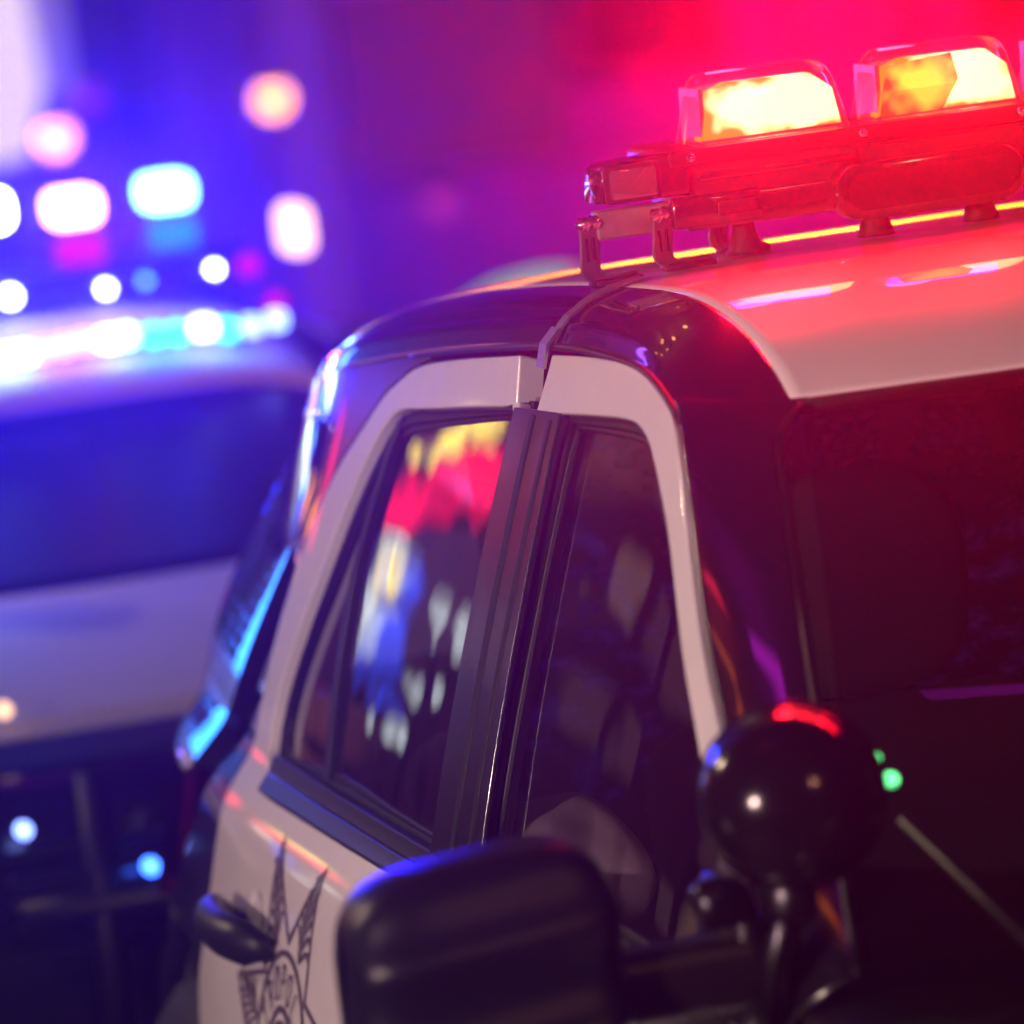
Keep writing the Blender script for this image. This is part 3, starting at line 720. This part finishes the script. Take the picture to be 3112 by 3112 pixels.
# ------------------------------------------------------------------ building across the back of the street
bb=thing('street_building','long stucco building front washed in blue and purple light, behind the parked patrol sedan','building',(5.5,16.2,0))
def bpart(name,c,s,m,bev=0):
    o=box(name,(c[0]-5.5,c[1]-16.2,c[2]),s,m,bb,bev); return o
bpart('wall',(6.2,16.5,3.6),(14.0,.4,7.2),M['stucco'])
M['winglass']=mat('dark_window',(.01,.01,.02),.06,0,0); M['frame']=mat('window_frame',(.10,.10,.12),.5,.3)
M['stone']=mat('stone_band',(.30,.26,.30),.7,noise=.2,nscale=5,bump=.3,bscale=30)
for k in range(6):
    x=.3+k*2.35
    bpart('pilaster',(x,16.22,3.6),(.42,.18,7.2),M['stone'],.02)
bpart('plinth',(6.2,16.24,.30),(14.0,.20,.60),M['stone'],.02)
bpart('cornice',(6.2,16.20,3.55),(14.0,.30,.30),M['stone'],.04)
for k in range(5):
    x=1.48+k*2.35
    for zc in (1.75,5.1):
        wf=bpart('window',(x,16.27,zc),(1.30,.10,1.7),M['frame'],.01)
        for a in (-.31,.31):
            for b in (-.4,.4):
                box('pane',(x-5.5+a,16.21-16.2,zc+b),(.56,.02,.74),M['winglass'],wf)
def at(px,py,y):
    S=1932.; F=135/24*S
    d=cf+cr*((px-S/2)/F)-cu*((py-S/2)/F); t=(y-CAM.y)/d.y; return CAM+d*t
# wall lamps
M['amber']=emat('amber_bulb',(1,.32,.0),7); M['cream']=emat('cream_globe',(1,.80,.58),.9); M['mauve']=emat('mauve_bulb',(.75,.05,.45),.6)
def wall_lamp(x,y,z,m,label,r=.065,cat='lamp',group=None):
    t=thing('wall_lamp',label,cat,(x,y,z),group)
    lathe('lamp_globe',[(0,-r),(r*.7,-r*.7),(r,0),(r*.7,r*.7),(0,r)],m,t,n=16)
    box('lamp_bracket',(0,r+.03,-.0),(.03,.10,.03),M['trim'],t)
    lathe('lamp_cap',[(0,r*1.5),(r*.9,r*.9),(r*1.05,r*.7),(0,r*.75)],M['trim'],t,n=16)
    return t
wall_lamp(at(105,260,16.05).x,16.05,at(105,260,16.05).z,M['amber'],'small amber globe lamp low on the building, above the red strobe of the sedan')
wall_lamp(at(515,187,16.05).x,16.05,at(515,187,16.05).z,M['amber'],'brighter amber globe lamp on the building wall, right of the sedan light bar')
wall_lamp(at(830,380,16.05).x,16.05,at(830,380,16.05).z,M['mauve'],'dim mauve globe lamp on the wall, just left of the SUV light bar',.06)
wall_lamp(at(165,185,16.05).x,16.05,at(165,185,16.05).z,M['mauve'],'faint mauve globe lamp right above the small amber lamp',.05)
# dim glowing panels added for purple patches on the wall, and a low green bench light, all dim behind the haze
P=at(770,150,16.1); o=box('glow_patch',(P.x-5.5,16.14-16.2,P.z),(1.25,.02,.75),emat('mauve_glow',(.22,.02,.20),.35),bb)
P=at(590,330,16.1); o=box('glow_panel',(P.x-5.5,16.10-16.2,P.z),(.22,.03,1.5),emat('violet_panel',(.30,.06,.75),.28),bb)
P=at(60,20,16.1); o=box('glow_panel',(P.x-5.5,16.10-16.2,P.z),(.25,.03,.7),emat('lavender_panel',(.40,.28,.65),.5),bb)
P=at(940,535,13.0)
t=thing('bench_light','low curved pale green light strip on the pavement, just above the SUV roof line','lamp',(P.x,13.0,.12))
tube('light_strip',[(-.24,0,P.z-.30),(-.12,0,P.z-.22),(0,0,P.z-.17),(.14,0,P.z-.15),(.26,0,P.z-.16)],.05,emat('green_strip',(.30,.85,.60),.75),t,n=10)
for s in (-1,1): tube('strip_leg',[(s*.26,0,0),(s*.24,0,P.z-.28)],.03,M['trim'],t,n=8)
# big cream lantern at the left
t=thing('pavement_lantern','tall cream lit lantern at the far left, beyond the sedan','lamp',(at(-40,90,13.2).x,13.2,.12))
lathe('post',[(.06,0),(.05,.1),(.035,.2),(.03,.95),(.05,1.0),(0,1.0)],M['trim'],t,n=16)
lathe('lantern_glass',[(0,1.0),(.13,1.02),(.20,1.25),(.18,1.7),(.08,1.82),(0,1.84)],M['cream'],t,n=20)
lathe('lantern_cap',[(.20,1.82),(.10,1.92),(0,1.96)],M['trim'],t,n=20)

# ------------------------------------------------------------------ patrol sedan parked behind
sd=thing('patrol_sedan','white topped patrol sedan with red and blue roof strobes, blurred behind the SUV','police car',(-.55,0,0))
def hw(y,z): # half width
    return .88-.035*max(0,z-.65)*8*(.5)-.10*sstep(3.0,2.35,y)
def sprof(y):
    return interp(y,[2.60,2.70,2.9,3.16,3.48,3.85,4.20,4.5,5.0,5.4],[.80,.885,.925,.965,1.00,1.12,1.235,1.30,1.33,1.32])
def srf(y0,y1,wb,wt,name,m,nv=12,crown=.03,zoff=0):
    def f(a,b):
        u=2*a-1; y=y0+(y1-y0)*b; wd=wb+(wt-wb)*b
        bow=-.12*(1-u*u)*(1-b)*.8
        return Vector((u*wd,y+bow,sprof(y)+zoff+crown*(1-abs(u)**3)-.05*abs(u)**8))
    return gridsurf(name,f,24,nv,m,sd,th=.01,want=(0,-.2,1))

M['satin']=mat('satin_white_paint',(.6,.6,.62),.65,spec=.3)
M['sedanws']=mat('sedan_windshield',(.002,.002,.006),.25,0,0,.05,spec=.12)
srf(2.70,3.46,.82,.80,'hood',M['satin'])
srf(3.48,4.20,.74,.60,'windshield',M['sedanws'],12,.02)
srf(4.20,5.6,.60,.60,'roof',M['satin'],14,.03)
for s in (-1,1):
    def side(a,b,s=s):
        y=2.70+4.1*a; zt=sprof(min(y,3.5)) if y<3.5 else 1.0
        z=.30+(zt-.30)*b; return Vector((s*(.90-.10*b**4-.08*sstep(3.2,2.7,y)),y,z))
    gridsurf('body_side',side,24,10,M['black'],sd,th=.01)
    def gh(a,b,s=s):
        y0_=3.48+.72*b; y=y0_+(6.2-.5*b-y0_)*a; z=1.0+(sprof(4.6)-1.0)*b
        return Vector((s*(.80-.20*b),y,z))
    gridsurf('side_window',gh,16,6,M['sedanws'],sd,th=.006)
    def pil(a,b,s=s):
        y=3.48+.75*b; return Vector((s*(.74-.14*b+.05*a),y,sprof(y)+.012-.03*a))
    gridsurf('roof_pillar',pil,3,10,M['white'],sd,th=.02)
    for y in (3.15,5.9):
        lathe('wheel',[(0,-.10),(.20,-.11),(.30,-.10),(.32,0),(.30,.10),(.20,.11),(0,.1)],M['tyre'],sd,axis_mtx((s*.80,y,.32),(s,0,0)),n=28)
    box('headlamp',(s*.64,2.64,.72),(.34,.12,.14),M['moduleglass'],sd,.03)
    blob('side_mirror',(s*.98,3.75,1.04),(.10,.06,.07),M['white'],sd,3.5,20,12)
gridsurf('front_fascia',lambda a,b: Vector(((2*a-1)*.84,2.70-.10*(1-(2*a-1)**2)-.06*math.sin(math.pi*b),.28+.58*b)),20,10,M['black'],sd,th=.02)
for k in range(5): box('grille_bar',(0,2.525,.58+.04*k),(.80,.03,.014),M['trim'],sd,.003)
for s in (-1,1):
    tube('push_bumper',[(s*.27,2.46,.34),(s*.27,2.44,.60),(s*.26,2.48,.86)],.025,M['trim'],sd,n=10)
tube('push_bumper',[(-.40,2.44,.66),(.40,2.44,.66)],.022,M['trim'],sd,n=10)
M['blueled']=emat('blue_led',(.03,.12,1),14); M['whiteled']=emat('white_led',(.75,.85,1),22); M['redled']=emat('red_led',(1,.02,.30),10)
M['sred']=emat('sedan_red_strobe',(1,.45,.22),9); M['sblue']=emat('sedan_blue_strobe',(.25,.75,1),9); M['warmflash']=emat('warm_flash',(1,.55,.28),2.6)
M['cyanglow']=emat('cyan_glow',(.0,.38,.9),.9); M['magglow']=emat('magenta_glow',(1,.0,.38),.8)
# sedan light bar: tray, strobes above, glowing blocks below painted in for their reflection
yb=4.85
zb0=1.375
slb=box('light_bar',(.0,yb+.12,1.415),(1.16,.28,.05),M['trim'],sd,.015)
for s in (-1,1): box('bar_foot',(s*.52,yb+.1,1.365),(.05,.2,.07),M['trim'],slb,.008)
seq=[(-.52,'sblue'),(-.33,'sblue'),(-.145,'sred'),(.0,None)]
P1=at(140,392,yb); P2=at(315,362,yb)
for P,mk,ml in ((P1,'sred','magglow'),(P2,'sblue','cyanglow')):
    x=P.x+.55
    prism('strobe_lens',rrect(.098,.066,.02,5,x,P.z),yb-.02,yb+.06,M[mk],slb,.006)
    prism('strobe_backing',rrect(.115,.085,.024,5,x,P.z),yb+.062,yb+.16,M['trim'],slb,.006)
    prism('reflected_glow',rrect(.090,.055,.01,4,x+.005,P.z-.083),yb-.01,yb+.05,M[ml],slb,.004)
for P,mk in ((at(-30,400,yb),'whiteled'),(at(-210,440,yb),'sblue'),(at(-400,470,yb),'sred')):
    x=P.x+.55
    prism('strobe_lens',rrect(.095,.070,.02,5,x,P.z),yb-.02,yb+.06,M[mk],slb,.006)
P=at(560,432,yb)
prism('strobe_lens',rrect(.060,.105,.025,5,P.x+.55,P.z),yb-.02,yb+.06,M['warmflash'],slb,.006)
for (px,py,mk,r) in ((200,545,'whiteled',.010),(275,530,'blueled',.010),(405,508,'whiteled',.009),(470,500,'magglow',.022),(20,560,'whiteled',.014),(520,570,'magglow',.02)):
    P=at(px,py,yb-.03)
    lathe('marker_led',[(0,-.01),(r,-.01),(r,.004),(0,.006)],M[mk],slb,axis_mtx((P.x+.55,yb-.03,P.z),(0,-1,0)),n=12)
# unseen blue glowing bar, added for the rim streak on the SUV tail
box('rim_glow_bar',(-.98+.55-.55+.55,3.36,1.12),(.09,.05,.30),emat('rim_glow_blue',(.03,.22,1),11),slb,.01)
box('glow_bar_housing',(-.43,3.41,1.10),(.18,.06,.34),M['trim'],slb,.01)
# glowing row added for the strobes' reflection along the front roof edge
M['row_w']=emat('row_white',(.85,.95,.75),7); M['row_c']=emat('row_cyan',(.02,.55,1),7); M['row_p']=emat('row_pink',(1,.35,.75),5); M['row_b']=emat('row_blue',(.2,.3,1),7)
trk=None
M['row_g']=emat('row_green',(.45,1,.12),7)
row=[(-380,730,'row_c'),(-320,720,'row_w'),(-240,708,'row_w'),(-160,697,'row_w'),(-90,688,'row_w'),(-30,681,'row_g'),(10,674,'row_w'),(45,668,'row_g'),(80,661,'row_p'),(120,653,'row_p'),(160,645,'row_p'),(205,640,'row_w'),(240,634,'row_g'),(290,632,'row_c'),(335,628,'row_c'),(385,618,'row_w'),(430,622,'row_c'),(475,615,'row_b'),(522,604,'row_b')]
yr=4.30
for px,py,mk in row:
    P=at(px,py+0,yr); prism('roof_glint',rrect(.034 if mk!='row_w' else .040,.034,.010,4,P.x+.55,P.z),yr-.01,yr+.02,M[mk],slb,.002)
Pa=at(-400,735,yr+.035); Pb=at(545,603,yr+.035)
tube('glint_rail',[(Pa.x+.55,yr+.035,Pa.z),(Pb.x+.55,yr+.035,Pb.z)],.016,M['trim'],slb,n=8)
for f in (.1,.5,.9):
    q=Pa.lerp(Pb,f); tube('glint_rail_foot',[(q.x+.55,yr+.035,q.z),(q.x+.55,yr+.04,q.z-.05)],.010,M['trim'],slb,n=8)
for (px,py,mk,r,yy) in ((285,1635,'blueled',.012,2.42),(45,1567,'row_b',.012,2.42),(8,1340,'warmflash',.012,2.62)):
    P=at(px,py,yy); lathe('grille_led',[(0,-.01),(r,-.01),(r,.004),(0,.006)],M[mk],sd,axis_mtx((P.x+.55,yy,P.z),(0,-1,0)),n=12)

t=thing('rim_glow_column','added blue and white glowing column left of the sedan, beyond the frame','sign',(-.95,9.2,0))  # glowing column added out of view for the blue-white streak on the SUV
lathe('column_base',[(0,0),(.30,0),(.30,.25),(.24,.30),(0,.3)],M['trim'],t,n=24)
lathe('lit_drum',[(.22,.3),(.22,2.3)],emat('column_blue',(.01,.03,1),4),t,n=24)
prism('glow_panel',[(-.09,.35),(.09,.35),(.09,2.25),(-.09,2.25)],-.235,-.225,emat('column_white',(.12,.45,1),7),t)
lathe('column_cap',[(.26,2.3),(.26,2.4),(.1,2.6),(0,2.6)],M['trim'],t,n=24)

# ------------------------------------------------------------------ casino frontage on the passenger side, seen in the side glass
cf_=thing('casino_frontage','lit casino frontage with warm windows and signs, left of the street beyond the frame','building',(-11,18.4,0))
M['pinkwall']=mat('pink_wall',(.42,.24,.26),.8,noise=.25,nscale=3,bump=.2)
M['warmwin']=emat('warm_window',(.55,.26,.34),.20); M['warmwin2']=emat('warm_window_bright',(.9,.5,.4),.32)
def cpart(name,c,s,m,bev=0,par=None): return box(name,(c[0]+11,c[1]-18.4,c[2]),s,m,par or cf_,bev)
cpart('wall',(-12.5,19.2,4.5),(18.6,.5,9),M['pinkwall'])
cpart('canopy',(-9.5,18.3,6.2),(12,1.6,.35),M['trim'],.05)
for k in range(14):
    for j in range(7):
        if (k*3+j*5)%7 in (0,3): continue
        f=cpart('window',(-6.4-.78*k,18.92,.75+.86*j),(.56,.06,.52),M['frame'])
        cpart('pane',(-6.4-.78*k,18.88,.75+.86*j),(.50,.02,.46),M['warmwin2'] if (k+j*2)%5==0 else M['warmwin'],par=f)
def sign(name,label,poly,y,m,dx=.12):
    t=thing(name,label,'sign',(poly[0][0],y,0))
    p=[(a-poly[0][0],b) for a,b in poly]
    prism('sign_face',p,-.02,.0,m,t)
    c=(sum(a for a,b in p)/len(p),sum(b for a,b in p)/len(p))
    prism('sign_case',[(c[0]+(a-c[0])*1.06,c[1]+(b-c[1])*1.06) for a,b in p],.002,dx,M['trim'],t)
    zt=min(b for a,b in p); tube('sign_post',[(c[0],.06,0),(c[0],.06,c[1])],.03,M['trim'],t,n=8)
    return t
M['nred']=signmat('red_sign',(1,.01,.06),4.2,2.6,.25); M['nyel']=emat('yellow_sign',(1,.72,.10),5); M['nwht']=signmat('white_sign',(.75,.85,.85),4.2,6,.08)
M['nblu']=signmat('blue_sign',(.03,.08,.9),3.4,3,.15); M['nmag']=emat('magenta_neon',(.85,.05,1),3.0); M['nred2']=emat('red_neon',(1,.03,.05),3)
sign('banner_sign','curved red lit banner sign on a post beside the casino frontage',[(-4.80,1.72),(-4.92,2.12),(-5.12,2.36),(-5.36,2.62),(-5.55,2.66),(-5.56,2.34),(-5.38,2.04),(-5.16,1.98),(-5.0,1.78)],18,M['nred'])
sign('poster_sign','white and yellow lit poster sign below the red banner sign',[(-4.84,1.0),(-4.86,1.72),(-5.08,1.74),(-5.06,1.0)],17.8,M['nwht'])
sign('arrow_sign','small yellow lit arrow sign in front of the white poster sign',[(-4.93,1.38),(-4.94,1.64),(-5.0,1.64),(-4.99,1.38)],17.74,M['nyel'],.03)
sign('screen_sign','tall deep blue lit screen beside the white poster sign',[(-5.10,.9),(-5.11,1.72),(-5.32,1.6),(-5.36,.7)],17.9,M['nblu'])
sign('tall_red_sign','tall narrow red lit sign nearest the street corner',[(-3.85,1.25),(-3.85,2.1),(-4.25,2.2),(-4.25,1.35)],18,M['nred'])
k=0
for (x,z,r,lab) in ((-4.98,2.30,.08,'left lowest'),(-5.04,2.45,.07,'second from left'),(-5.14,2.50,.11,'largest middle'),(-5.24,2.62,.10,'upper right'),(-5.30,2.78,.09,'topmost')):
    t=thing('festoon_globe','yellow festoon globe over the red banner sign, %s one'%lab,'lamp',(x,18.1,z),'festoon globes over the signs')
    lathe('globe',[(0,-r),(r*.7,-r*.7),(r,0),(r*.7,r*.7),(0,r)],M['nyel'],t,n=14)
    tube('cord',[(0,0,r),(0,.1,1.2)],.006,M['trim'],t,n=6)
for (x,z,lab) in ((-5.52,1.55,'highest'),(-5.60,1.42,'second'),(-5.50,1.00,'middle'),(-5.44,.62,'lowest')):
    t=thing('bollard_lamp','white lit bollard lamp beside the blue screen, %s of four'%lab,'lamp',(x,18.0-(z*.3),0.0),'white bollard lamps')
    lathe('lamp_head',[(0,z-.09),(.07,z-.08),(.08,z+.02),(.05,z+.08),(0,z+.09)],M['nwht'],t,n=16)
    tube('post',[(0,0,0),(0,0,z-.09)],.03,M['trim'],t,n=8)
for (x,z,y,lab) in ((-3.2,.80,18,'lower one by the corner'),(-3.45,1.30,18,'higher one by the corner'),(-2.55,1.05,18,'near the kerb end'),(-2.7,.72,17,'lowest, at the kerb')):
    t=thing('marker_lamp','small amber marker lamp on a post, %s'%lab,'lamp',(x,y,0),'amber marker lamps')
    lathe('lamp_head',[(0,z-.16),(.08,z-.14),(.10,z),(.08,z+.14),(0,z+.16)],M['amber'],t,n=14)
    tube('post',[(0,0,0),(0,0,z-.10)],.02,M['trim'],t,n=8)

# ------------------------------------------------------------------ light gantries over the street, seen in the paint
gt=thing('street_gantry','steel gantry across the street with magenta, red and orange neon tubes','gantry',(0,.3,0))
for s in (-1,1): tube('post',[(s*9,0,0),(s*9,0,13.6)],.16,M['steel'],gt,n=12)
tube('crossbeam',[(-9,0,13.6),(9,0,13.6)],.14,M['steel'],gt,n=10)
for (a,b,y,mk) in ((-1.2,.25,0,emat('magenta_tube',(.85,.02,1),5)),(-4.6,-2.6,-.1,emat('red_tube',(1,.02,.05),9)),(-4.8,-2.9,.9,emat('orange_tube',(1,.18,.01),4))):
    tube('neon_tube',[(a,y,13.3),(b,y,13.3)],.10,mk,gt,n=8)
gt2=thing('string_light_span','cable of blue neon and gold globes hung across the street behind the sedan','string lights',(0,12,0))
for s in (-1,1): tube('post',[(s*7.5,0,0),(s*7.5,0,9.6)],.12,M['steel'],gt2,n=12)
tube('cable',[(-7.5,0,9.6),(-3,0,9.2),(0,0,9.1),(3,0,9.2),(7.5,0,9.6)],.03,M['trim'],gt2,n=6)
tube('neon_tube',[(-3.4,-.1,5.3),(-2.2,-.1,6.6),(-1.4,-.1,7.3)],.09,emat('violet_tube',(.25,.08,1),9),gt2,n=8)
for (x,z) in ((-.5,8.3),(.5,8.9),(1.5,8.6)):
    lathe('globe',[(0,-.16),(.11,-.11),(.16,0),(.11,.11),(0,.16)],emat('gold_globe',(1,.55,.10),5),gt2,Matrix.Translation((x,0,z)),n=14)

# ------------------------------------------------------------------ lamps (light from the fittings built above, and the street lamps behind the camera)
BR=15
for xc in (-.331,-.120,.120,.331):
    link_light('strobe_light','AREA',(xc,Y0+.02,1.925),(1,.0,.015),4.6,shape='RECTANGLE',size=.14,size_y=.05,aim=(xc,-1,1.80))
    link_light('strobe_light','AREA',(xc,Y0+.24,1.925),(1,.30,.01),26.0,shape='RECTANGLE',size=.14,size_y=.05,aim=(xc,.55,1.70),spread=R(80))
    link_light('strobe_light','POINT',(xc,Y0+.14,1.99),(1,.02,.05),1.2,shadow_soft_size=.03)
link_light('strobe_beam','SPOT',(.5,1.2,1.95),(1,.0,.01),7500,spot_size=R(26),spot_blend=1,shadow_soft_size=.1,aim=(6.2,16.3,1.3))
link_light('strobe_beam','SPOT',(-.3,5.2,1.6),(.02,.0,1),2600,spot_size=R(50),spot_blend=1,shadow_soft_size=.1,aim=(1.6,16.3,1.3))
link_light('strobe_beam','SPOT',(.0,5.2,1.6),(.16,.0,1),1200,spot_size=R(30),spot_blend=1,shadow_soft_size=.1,aim=(2.9,16.3,1.0))
# blue flash of the sedan onto the SUV tail and its own roof
for (x,c,e) in ((-.12,(.02,.05,1),5),(-.55,(.02,.05,1),6),(-1.0,(.03,.05,1),5),(-.30,(1,.03,.3),.8)):
    link_light('strobe_light','AREA',(x,yb-.04,1.56),c,e,shape='RECTANGLE',size=.12,size_y=.08,aim=(x,0,1.25))
# street lamps behind the camera
def street_lamp(x,y,h,color,energy,lab,strength=8,sp=60):
    t=thing('street_lamp',lab,'street lamp',(x,y,0))
    tube('post',[(0,0,0),(0,0,h-.4),(0,.3,h-.1),(0,.8,h)],[.09,.06,.05,.04],M['steel'],t,n=12)
    box('lamp_head',(0,1.1,h),(.30,.7,.12),M['trim'],t,.03)
    box('lamp_panel',(0,1.12,h-.07),(.24,.5,.02),emat('street_panel',color,strength),t)
    l=link_light('street_light','AREA',(x,y+1.12,h-.10),color,energy,shape='RECTANGLE',size=.5,size_y=.24,aim=(x*.12,y*.06,1.0),spread=R(sp))
street_lamp(2.6,-11.0,6.2,(1,.42,.26),19,'tall street lamp with warm head standing right of the camera')
street_lamp(-8.0,-6.6,3.0,(1,.66,.60),54,'tall street lamp with warm head standing left of the camera',sp=34)
street_lamp(-6.5,6.5,6.0,(1,.72,.5),40,'tall street lamp with warm head beside the casino frontage')

# ------------------------------------------------------------------ thin volume added to spread the strobe glow, for lens glare
hz=box('glare_haze',(-6,9,5.5),(60,60,13),None); hz['kind']='stuff'; hz.data.materials.clear()
hm=bpy.data.materials.new('glare_volume'); hm.use_nodes=True; nt=hm.node_tree; nt.nodes.clear()
o_=nt.nodes.new('ShaderNodeOutputMaterial'); pv_=nt.nodes.new('ShaderNodeVolumePrincipled')
pv_.inputs['Color'].default_value=(.9,.9,.92,1); pv_.inputs['Density'].default_value=.005; pv_.inputs['Anisotropy'].default_value=.94
nt.links.new(pv_.outputs[0],o_.inputs['Volume']); hz.data.materials.append(hm)
for xc,e in ((-.36,145),(-.10,150)):
    link_light('strobe_flash','SPOT',(xc,Y0-.01,1.93),(1,.0,.012),e,spot_size=R(26),spot_blend=1,shadow_soft_size=.03,aim=(xc-1.9,-6.2,3.0))
for xc,e in ((-.20,330),(-.70,330)):
    link_light('strobe_flash','SPOT',(xc,yb-.06,1.50),(.005,.0,1),e,spot_size=R(34),spot_blend=1,shadow_soft_size=.03,aim=(xc-2.6,-6.2,2.55))
